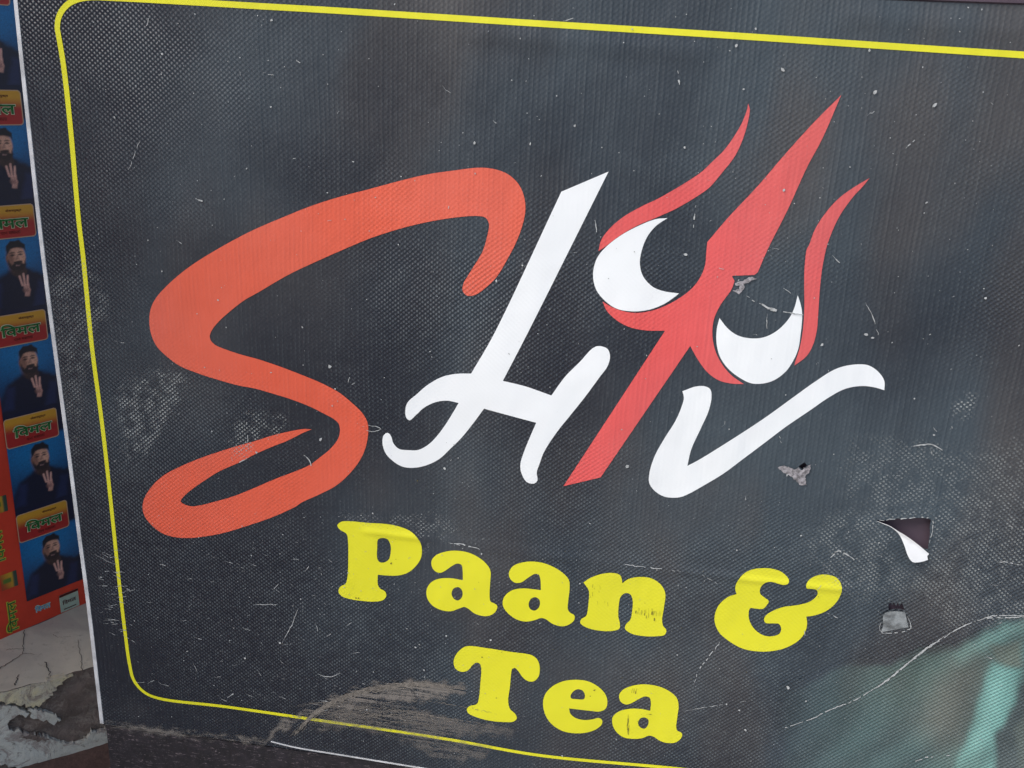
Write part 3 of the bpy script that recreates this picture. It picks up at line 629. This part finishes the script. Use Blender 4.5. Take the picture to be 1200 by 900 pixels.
flap('torn_flap', frayed(T(*a6, (622, 515), (650, 503), (700, 524), (722, 514), (735, 530), (765, 510), (782, 500), (772, 545), (755, 555), (760, 600), (735, 602), (715, 585), (690, 560), (660, 545), (640, 535)), .45), M_FRAY, (T(*a6, (620, 510))[0], T(*a6, (750, 600))[0]), .0012, label='frayed grey scrap of vinyl')
flap('torn_flap', frayed(T(*E_, (318, 215), (340, 203), (362, 200), (395, 182), (425, 172), (452, 185), (425, 196), (400, 208), (372, 222), (380, 240), (362, 262), (340, 284), (330, 268), (305, 262), (345, 246), (350, 226), (325, 228)), .4), M_FRAY, (T(*E_, (318, 205))[0], T(*E_, (340, 284))[0]), .0008, label='scraped grey scrap on the trident')
# scratches and specks lying on the print
SV, SF = [], []
def scr(pts, w, jit=.4, dash=0.0, taper=True):
    P = smooth_loop(pts, 3.0, closed=False); P = [B(p[0]+random.gauss(0, jit), p[1]+random.gauss(0, jit)) for p in P]
    l, r = ribbon_pts(P, w, w)
    n = len(P)
    for i in range(n-1):
        if dash and random.random() < dash: continue
        t0 = min(1, .35+2.5*min(i, n-1-i)/n) if taper else 1
        base = len(SV); wv = random.uniform(.5, 1.2)*t0
        for p, q in ((l[i], r[i]), (l[i+1], r[i+1])):
            m = (p+q)/2
            for s in (p, q):
                e = m+(s-m)*wv; SV.append((e[0], -float(wave(*e))-.0009, e[1]))
        SF.append((base, base+1, base+3, base+2))
def speck(px, py, r):
    x, z = B(px, py); base = len(SV); n = random.choice((5, 6, 7)); el = random.uniform(.5, 1); an = random.uniform(0, 3.14)
    for i in range(n):
        a = 6.283*i/n; q = r*random.uniform(.6, 1.2); u, v = q*math.cos(a), q*el*math.sin(a)
        e = (x+u*math.cos(an)-v*math.sin(an), z+u*math.sin(an)+v*math.cos(an)); SV.append((e[0], -float(wave(*e))-.0009, e[1]))
    SF.append(tuple(range(base, base+n)))
scr(P7((75, 680), (200, 640), (300, 595), (400, 560), (480, 515), (560, 465), (640, 400), (740, 320), (820, 265), (900, 215), (1000, 175), (1050, 160), (1220, 155)), .0009, .25, .12, False)
scr(P7((480, 515), (560, 462), (640, 396), (740, 316), (830, 255)), .0012, .3, .05)
scr(P7((1000, 172), (1060, 168), (1220, 163)), .0010, .5, .3)
scr(P7((640, 860), (700, 838), (760, 820), (900, 810)), .0008, .4, .5)
for pts, w, dsh in ((T(*E_, (470, 335), (520, 360), (560, 375)), .0014, .1), (T(*E_, (520, 368), (580, 380)), .0022, 0), (T(*E_, (600, 385), (660, 395), (740, 408)), .0009, .2), (T(*E_, (518, 400), (515, 490)), .0006, .2), (T(*E_, (620, 240), (665, 275)), .0006, .3), (T(*E_, (920, 40), (980, 105)), .0006, .4),
                (T(*E_, (390, 290), (440, 325)), .0008, .3), (T(*c6, (640, 160), (665, 210), (685, 275)), .0006, .3), (T(*c3, (780, 520), (812, 490)), .0010, .2), (T(*D_, (715, 50), (708, 120), (700, 190)), .0009, .25), (T(*D_, (95, 145), (102, 218)), .0010, .1), (T(*c2, (1180, 240), (1190, 300)), .0010, .3),
                (T(*B_, (540, 165), (585, 170), (630, 130), (590, 110), (575, 140)), .0006, .2), (T(*B_, (660, 415), (720, 412), (780, 430), (740, 450), (690, 440)), .0006, .2), (T(*B_, (300, 590), (335, 620), (350, 660)), .0014, .3),
                (T(*c7, (995, 455), (1025, 400), (1050, 340)), .0007, .1), (T(*c7, (440, 272), (480, 268)), .0006, 0), (T(*c7, (895, 322), (975, 322)), .0007, .2), (T(*c7, (1120, 560), (1160, 572), (1200, 560)), .0008, .2), (T(*c7, (800, 650), (840, 625)), .0012, .3), (T(*c8, (380, 102), (430, 105), (490, 118)), .0009, .25),
                (T(*a1, (830, 205), (900, 212), (1040, 240)), .0009, .45), (T(*c8, (960, 168), (1200, 198)), .0006, .5), (T(800, 600, 3, (40, 590), (60, 540), (130, 450)), .0009, .3), (T(800, 600, 3, (510, 160), (545, 130), (600, 160)), .0011, .3), (T(800, 600, 3, (1090, 190), (1110, 170), (1180, 180)), .0010, .3),
                (T(800, 600, 3, (655, 20), (760, 15), (870, 20), (862, 110)), .0009, .45), (T(800, 600, 3, (690, 375), (697, 418), (800, 405), (790, 365)), .0009, .3), (T(800, 600, 3, (500, 345), (550, 370)), .0006, .4), (T(800, 600, 3, (0, 690), (120, 670), (220, 655)), .0005, .5), (T(800, 600, 3, (60, 205), (120, 240)), .0006, .5),
                (T(*c6, (800, 665), (870, 660), (910, 680)), .0010, .35), (T(*c1, (460, 595), (480, 540), (495, 500)), .0005, .4), (T(*c1, (695, 695), (720, 705)), .0010, 0), (T(*A_, (590, 340), (600, 370), (640, 378), (690, 350)), .0007, .2), (T(*A_, (690, 60), (700, 300)), .0005, .5)):
    scr(pts, w, .35, dsh)
for i in range(46):                 # nicks along the dirty left margin
    y = random.uniform(640, 745); x = random.uniform(112, 140)+(y-640)*.09; L = random.uniform(3, 16); sl = random.uniform(-.2, .6)
    scr([(x, y), (x+L*.5, y+L*.5*sl), (x+L, y+L*sl)], random.uniform(.0003, .0007), .3, .2)
for i in range(75):
    x = random.uniform(160, 420); y = random.uniform(640, 830); L = random.uniform(2, 11); a = random.gauss(.1, .5)
    scr([(x, y), (x+L*math.cos(a), y+L*math.sin(a))], random.uniform(.0003, .0006), .3, .1)
for i in range(60):
    x = random.uniform(100, 1190); y = random.uniform(20, 880); L = random.uniform(3, 14); a = random.uniform(-1.5, 1.5)
    scr([(x, y), (x+L*.5*math.cos(a)+random.gauss(0, 1), y+L*.5*math.sin(a)), (x+L*math.cos(a), y+L*math.sin(a))], random.uniform(.0003, .0005), .4, .35)
for px, py, r in ((1014, 391, .0019), (1021.5, 394.5, .0014), (329, 752, .0014), (288, 770, .0012), (192, 63, .0010), (321, 24, .0010), (191, 87, .0009), (923, 803, .0024), (873, 852, .0020), (866, 829, .0012), (851, 822, .0010), (583, 328, .0014), (388, 428, .0018), (377, 514, .0020), (302, 529, .0012), (916, 82, .0020), (862, 54, .0014), (1094, 123, .0020), (1085, 237, .0012), (557, 167, .0012), (622, 168, .0012), (803, 297, .0014), (917, 222, .0012), (962, 402, .0014), (735, 543, .0016), (522, 547, .0014), (498, 782, .0013), (488, 756, .0012), (576, 746, .0012), (524, 742, .0010), (680, 680, .0009), (1024, 108, .0016)): speck(px, py, r)
for i in range(620):
    speck(random.uniform(25, 1195), random.uniform(5, 895), min(.0012, .0003+random.expovariate(1/.00016)))
for i in range(260):
    speck(random.uniform(120, 560), random.uniform(600, 840), min(.0010, .00025+random.expovariate(1/.00014)))
keep = [f for f in SF if all(X_L+.004 < SV[i][0] for i in f) and all(SV[i][2] > Z_BOT for i in f)]
SV2, SF2 = SV, keep
SV, SF = [], []
for i in range(16):                 # dried streaks sweeping up from the sign's foot
    o_ = random.gauss(0, 2.2); q_ = random.uniform(.0, .35)
    scr([(335+60*q_, 866+o_-40*q_), (368+o_*.4, 836+o_), (402, 815+o_), (462+o_, 801+o_), (505, 799+o_*1.3), (random.uniform(515, 548), 803+o_*1.5)], random.uniform(.0004, .0010), .45, .22)
for i in range(26):
    o_ = random.uniform(-14, 16); x_ = random.uniform(320, 430); L_ = random.uniform(60, 190)
    scr([(x_, 836+o_+(x_-330)*.02), (x_+L_*.35, 829+o_*.9), (x_+L_*.7, 834+o_*.9), (x_+L_, 842+o_*.8)], random.uniform(.0003, .0007), .5, .35)
ms = obj('mud_streaks', newmesh('mud_streaks', SV, SF, plain('mud_streak', (.25, .225, .195), .9, .5, 260.0)), banner); ms['kind'] = 'stuff'
SV, SF = [], []
for i in range(26):
    x = random.uniform(745, 777); y = 711+(x-745)*.12+random.gauss(0, 2); scr([(x, y), (x-.3, y+random.uniform(2, 8))], random.uniform(.0003, .0008), .2, .2)
for x, y0, y1 in ((741, 803, 812), (743.5, 803, 813), (746, 803, 809), (737, 845, 860), (736.5, 833, 850)): scr([(x, y0), (x-.5, (y0+y1)/2), (x-1, y1)], .0008, .3, .25)
for i in range(7): x = random.uniform(748, 762); scr([(x, 833), (x+2, 833.5)], .0007, .3, .1)
for i in range(12): x = random.uniform(690, 715); y = random.uniform(675, 705); scr([(x, y), (x, y+random.uniform(2, 5))], .0005, .3, .3)
for px, py, r in ((459, 659, .0011), (418, 699, .0010), (421, 699.5, .0009), (697, 804, .0011), (566, 766, .0007), (600, 797, .0006), (490, 562, .0008)): speck(px, py, r)
for i in range(60): speck(random.uniform(400, 980), random.uniform(615, 860), random.uniform(.0002, .0005))
dm = obj('dark_marks', newmesh('dark_marks', SV, SF, plain('mark_dark', (.16, .13, .03), .7, .4, 300.0)), banner); dm['kind'] = 'stuff'
SV, keep = SV2, SF2
so = obj('scratch_marks', newmesh('scratch_marks', SV, keep, M_SCRATCH), banner); so['kind'] = 'stuff'

# ------------------------------------------------------------------ the advertising panel beside it
panel = empty('poster_panel', tuple(wallA+WD*.05), 'red and blue pouch poster on an upright panel, standing on the cement step', 'poster')
def W(s, z, lift=0.0):
    p = wallA+WD*s+WN*lift; return (p[0], p[1], STEP_H+z)
S0, S1, PH = -.80, .30, 1.20  # unseen height and near end stretched to shade the sign's lower left
def wbox(name, s0, s1, z0, z1, l0, l1, mat, parent):
    V = [W(s, z, l) for l in (l0, l1) for z in (z0, z1) for s in (s0, s1)]
    return obj(name, newmesh(name, V, [(0, 1, 3, 2), (4, 6, 7, 5), (0, 4, 5, 1), (2, 3, 7, 6), (0, 2, 6, 4), (1, 5, 7, 3)], mat), parent)
wbox('backing_board', S0, S1, -.002, PH, -.02, -.0004, M_BOARD, panel)
wbox('foot_board', S0, float(S_WALL)+.06, GZ-STEP_H, -.0025, -.02, -.0008, M_BOARD, panel)
poster = wbox('poster_sheet', S0+.004, S1-.002, .0005, PH-.004, -.0003, .0002, M_POSTER_RED, panel)
def raster(name, w, h, st, fn, mat):          # a little printed picture lying in the panel's plane, colours per point
    nx, nz = int(w/st)+1, int(h/st)+1; xs = np.linspace(0, w, nx); zs = np.linspace(0, h, nz); X, Z = np.meshgrid(xs, zs)
    c = np.clip(fn(X, Z), 0, 1)
    V = [tuple(WDv*x+Vector((0, 0, z))) for x, z in zip(X.ravel(), Z.ravel())]
    Fc = [(j*nx+i, j*nx+i+1, (j+1)*nx+i+1, (j+1)*nx+i) for j in range(nz-1) for i in range(nx-1)]
    me = newmesh(name, V, Fc, mat)
    at = me.attributes.new('tint', 'FLOAT_COLOR', 'POINT'); d = np.ones((nx*nz, 4)); d[:, :3] = c.reshape(-1, 3); at.data.foreach_set('color', d.ravel().astype(np.float32))
    return me
WDv = Vector(tuple(WD))
mm = .001
def photo_fn(X, Z):
    x = X/mm; z = Z/mm                         # 100 x 112 mm, head centre at (35, 54)
    c = np.empty(X.shape+(3,)); g = np.clip(z/80, 0, 1)[..., None]
    c[:] = np.array((.006, .008, .030))*(1-g)+np.array((.003, .085, .22))*g
    gl = np.exp(-(((x-30)/34)**2+((z-58)/22)**2))[..., None]; c[:] = c+gl*np.array((.0, .05, .10))
    nz = .5*np.sin(x*.7+z*.3)+.5*np.sin(x*.31-z*.9)
    def lay(poly, colr, soft, a=1.0):
        k = (a*smstep(soft, -soft, sdf_poly(x+nz*.5, z+nz*.5, poly)))[..., None]; c[:] = c*(1-k)+np.array(colr)*k
    def ell(cx, cz, rx, rz, colr, soft=.18, a=1.0):
        k = (a*smstep(1+soft, 1-soft, np.hypot((x-cx)/rx, (z-cz)/rz)))[..., None]; c[:] = c*(1-k)+np.array(colr)*k
    def man(ox, oz, sc=1.0):
        def hq(*pts): return [(ox+(6+(a-6)*.72)*sc, oz+(-30+(b+30)*.78)*sc) for a, b in pts]
        def q(*pts): return [(ox+a*sc, oz+b*sc) for a, b in pts]
        lay(q((-7, -11), (-14, -16), (-26, -22), (-33, -36), (-38, -58), (34, -58), (32, -38), (26, -22), (14, -15), (8, -11)), (.005, .006, .018), 3.5)
        lay(q((-26, -24), (-18, -26), (-22, -50), (-34, -50)), (.010, .016, .055), 3, .8)
        lay(q((-6, -8), (7, -8), (9, -18), (2, -24), (-6, -18)), (.035, .018, .016), 1.5)
        ell(ox-9.3*sc, oz-1*sc, 1.8*sc, 4*sc, (.16, .07, .05))
        ell(ox, oz-.5*sc, 9.2*sc, 13*sc, (.44, .22, .145), .12)                       # face
        ell(ox-6.5*sc, oz-1*sc, 4.0*sc, 11*sc, (.15, .065, .045), .7, .85); ell(ox+1*sc, oz+7*sc, 6*sc, 2.4*sc, (.42, .22, .15), .8, .7)
        ell(ox+3.5*sc, oz+1*sc, 4.2*sc, 6*sc, (.48, .26, .18), .6, .7)
        lay(q((-10, 3), (-10, 12), (-5, 17), (4, 17), (10, 12), (10, 4), (8, 8), (2, 9.5), (-5, 9), (-8, 5)), (.008, .007, .010), 1.0)   # hair
        lay(q((-9, -2), (-8, -3), (-6, -8), (-3, -6), (0, -5), (4, -6), (7, -8), (9, -3), (9, -9), (5, -14), (0, -15), (-5, -14), (-9, -9)), (.020, .012, .012), 1.1)   # beard
        lay(q((-4, -5), (0, -4), (5, -5), (5, -6.6), (0, -6), (-4, -6.8)), (.014, .009, .010), .6)
        lay(q((-2, -8), (3, -8), (2.6, -9.4), (-1.6, -9.4)), (.26, .14, .13), .5, .8)
        for e in (-4, 4):
            ell(ox+e*sc, oz+2.2*sc, 2.4*sc, .9*sc, (.015, .010, .010), .3, .9); ell(ox+e*sc, oz+4.6*sc, 3.0*sc, .8*sc, (.015, .010, .010), .3, .8)
        lay(q((.2, 2), (1.6, 2), (2.4, -2.4), (-1, -2.4)), (.17, .08, .06), .8, .6)
        sk = (.38, .19, .15)
        lay(hq((1, -27), (4, -38), (3, -45), (10, -46), (12, -38), (11, -28), (8, -30), (4, -30)), sk, .9)      # palm
        for a, b, w in (((2.6, -30), (.6, -20.5), 1.15), ((5.3, -30), (4.8, -18.5), 1.15), ((8, -30), (9, -21), 1.15)):
            d, _ = seg_dist(x-ox, z-oz, (a[0]*sc, a[1]*sc), (b[0]*sc, b[1]*sc)); k = smstep(w*sc+.6, w*sc-.6, d)[..., None]; c[:] = c*(1-k)+np.array((.46, .24, .19))*k
        lay(q((2, -34), (8, -34), (9, -38), (3, -38)), (.15, .07, .06), 1.2, .7)
    man(35, 54); man(82, 52, 1.05)
    c[:] = np.clip(c*(1+.12*rng.normal(0, 1, c.shape[:2]))[..., None], 0, 1)
    c[:] = np.clip(c*1.4, 0, 1)
    k = smstep(76, 82, z)[..., None]; c[:] = c*(1-k)+np.array((.006, .008, .030))*k
    return c
photo_me = raster('photo_print', .100, .1122, .0008, photo_fn, M_PRINT)
def logo_fn(X, Z):
    x, z = X/mm, Z/mm; c = np.empty(X.shape+(3,)); t = smstep(15, 29, z+.03*(x-29))[..., None]
    c[:] = np.array((.40, .018, .014))*(1-t)+np.array((.62, .30, .02))*t
    r = 4.0; qx = np.abs(x-29.25)-29.25+r; qz = np.abs(z-17)-17+r
    d = np.hypot(np.maximum(qx, 0), np.maximum(qz, 0))+np.minimum(np.maximum(qx, qz), 0)-r
    k = smstep(-1.3, -.5, d)[..., None]; c[:] = c*(1-k)+np.array((.52, .33, .20))*k
    return c
# rounded card: same raster but clipped to a rounded outline
def rounded(me, w, h, r):
    bm = bmesh.new(); bm.from_mesh(me); kill = []
    for f in bm.faces:
        m = f.calc_center_median(); x = m.dot(WDv); z = m.z; qx = abs(x-w/2)-w/2+r; qz = abs(z-h/2)-h/2+r
        if qx > 0 and qz > 0 and math.hypot(qx, qz) > r: kill.append(f)
    bmesh.ops.delete(bm, geom=kill, context='FACES'); bm.to_mesh(me); bm.free(); return me
logo_me = rounded(raster('logo_print', .0585, .034, .0006, logo_fn, M_PRINT), .0585, .034, .004)
def text_mesh(name, body, mat, width, height, bold=.0, up=None):
    cu = bpy.data.curves.new(name, 'FONT'); cu.body = body; cu.size = 1.0; cu.offset = bold; cu.resolution_u = 3
    o = bpy.data.objects.new(name, cu); col.objects.link(o); dg = bpy.context.evaluated_depsgraph_get(); dg.update()
    me = bpy.data.meshes.new_from_object(o.evaluated_get(dg)); bpy.data.objects.remove(o)
    co = np.array([v.co[:] for v in me.vertices]); lo, hi = co.min(0), co.max(0); sz = np.maximum(hi-lo, 1e-6)
    for v in me.vertices:
        a = (v.co.x-lo[0])/sz[0]*width; b = (v.co.y-lo[1])/sz[1]*height
        if up: a, b = -b, a                      # turned to read upwards
        v.co = WDv*a+Vector((0, 0, b))
    me.materials.clear(); me.materials.append(mat); me.name = name
    return me
def put(name, me, s, z, lift, parent):
    o = bpy.data.objects.new(name, me); col.objects.link(o); o.parent = parent
    o.matrix_parent_inverse = Matrix.Translation(-parent_loc(parent)); o.location = W(s, z, lift)
    return o
BRAND = '\u093f\u0935\u092e\u0932'               # glyph order as drawn
tm_back = text_mesh('brand_outline', BRAND, M_TXT_CREAM, .0435, .0145, .05)
tm = text_mesh('brand_lettering', BRAND, M_TXT_GREEN, .042, .0130, .022)
tm_small = text_mesh('small_lettering', '\u0915\u0947\u0938\u0930\u092f\u0941\u0915\u094d\u0924', M_TXT_DARK, .0165, .0034, .015)
tm_foot = text_mesh('small_lettering', '\u092a\u093e\u0928 \u092e\u0938\u093e\u0932\u093e', M_TXT_DARK, .020, .0030, .0)
PITCH_Z = .1122
for colm in (0, -1, -2, -3, -4):
    so_ = colm*.178
    for i in range(10):
        zb_ = .1070+PITCH_Z*(i)
        if colm == -1 and i < 0: continue
        if zb_-.0735 > PH-.02: continue
        if zb_-.0735+.1122 < PH-.004:
            put('photo_panel', photo_me, .034+so_, zb_-.0735, .0006, panel)
        if zb_+.034 < PH-.004:
            lg = put('brand_card', logo_me, .0336+so_, zb_, .0012, panel)
            b2 = put('brand_outline', tm_back, .0336+so_+.0085, zb_+.0098, .0016, lg)
            for nm_, me_, s_, z_, l_ in (('brand_lettering', tm, .0092, .0106, .0020), ('small_lettering', tm_small, .029, .0265, .0016), ('small_lettering', tm_foot, .022, .0045, .0016)):
                put(nm_, me_, .0336+so_+s_, zb_+z_, l_, lg)
# the red margin of the poster: upright lettering and small marks
tv_b = text_mesh('brand_outline', BRAND, M_TXT_YELLOW, .040, .0150, .05, up=True)
tv = text_mesh('brand_lettering', BRAND, M_TXT_GREEN, .038, .0125, .006, up=True)
for s_, z_ in ((.0225, .003), (.0185, .092), (.017, .200), *((s_-.178*c_, z_) for c_ in (1, 2, 3, 4) for s_, z_ in ((.0225, .003), (.0185, .092), (.017, .200)))):
    a = put('upright_brand', tv_b, s_, z_, .0006, panel); put('brand_lettering', tv, s_-.0012, z_+.001, .0010, a)
def patch(name, s0, s1, z0, z1, mat, lift, parent): return obj(name, newmesh(name, [W(s0, z0, lift), W(s1, z0, lift), W(s1, z1, lift), W(s0, z1, lift)], [(0, 1, 2, 3)], mat), parent)
def pouch_fn(X, Z):
    x, z = X/mm, Z/mm; c = np.empty(X.shape+(3,)); t = smstep(2, 18, x+.4*z)[..., None]
    c[:] = np.array((.34, .05, .015))*(1-t)+np.array((.55, .30, .02))*t
    k = smstep(12, 15, x)[..., None]; c[:] = c*(1-k)+np.array((.03, .06, .04))*k
    k = (smstep(3.5, 2, np.abs(z-10))*smstep(5, 4, np.abs(x-7)))[..., None]; c[:] = c*(1-k)+np.array((.10, .16, .02))*k
    return c
pouch_me = raster('pouch_print', .018, .019, .0009, pouch_fn, M_PRINT)
for z_ in (.058, .150): put('pouch_picture', pouch_me, .009, z_, .0006, panel)
st = patch('stamp_card', .0705, .0935, .0015, .0245, M_STAMP, .0006, panel)
patch('card_band', .0705, .0935, .0215, .0245, M_TXT_DARK, .0009, st); patch('card_band', .0745, .0895, .0040, .0052, M_TXT_DARK, .0009, st)
put('lettering', text_mesh('lettering', BRAND, M_TXT_DARK, .0165, .0062, .01), .0735, .0105, .0010, st)
put('small_brand_outline', text_mesh('small_brand_outline', BRAND, M_TXT_CREAM, .0185, .0095, .06), .0415, .0145, .0006, panel)
put('small_brand', text_mesh('small_brand', BRAND, M_TXT_BLUE, .0178, .0085, .01), .0418, .0150, .0010, panel)
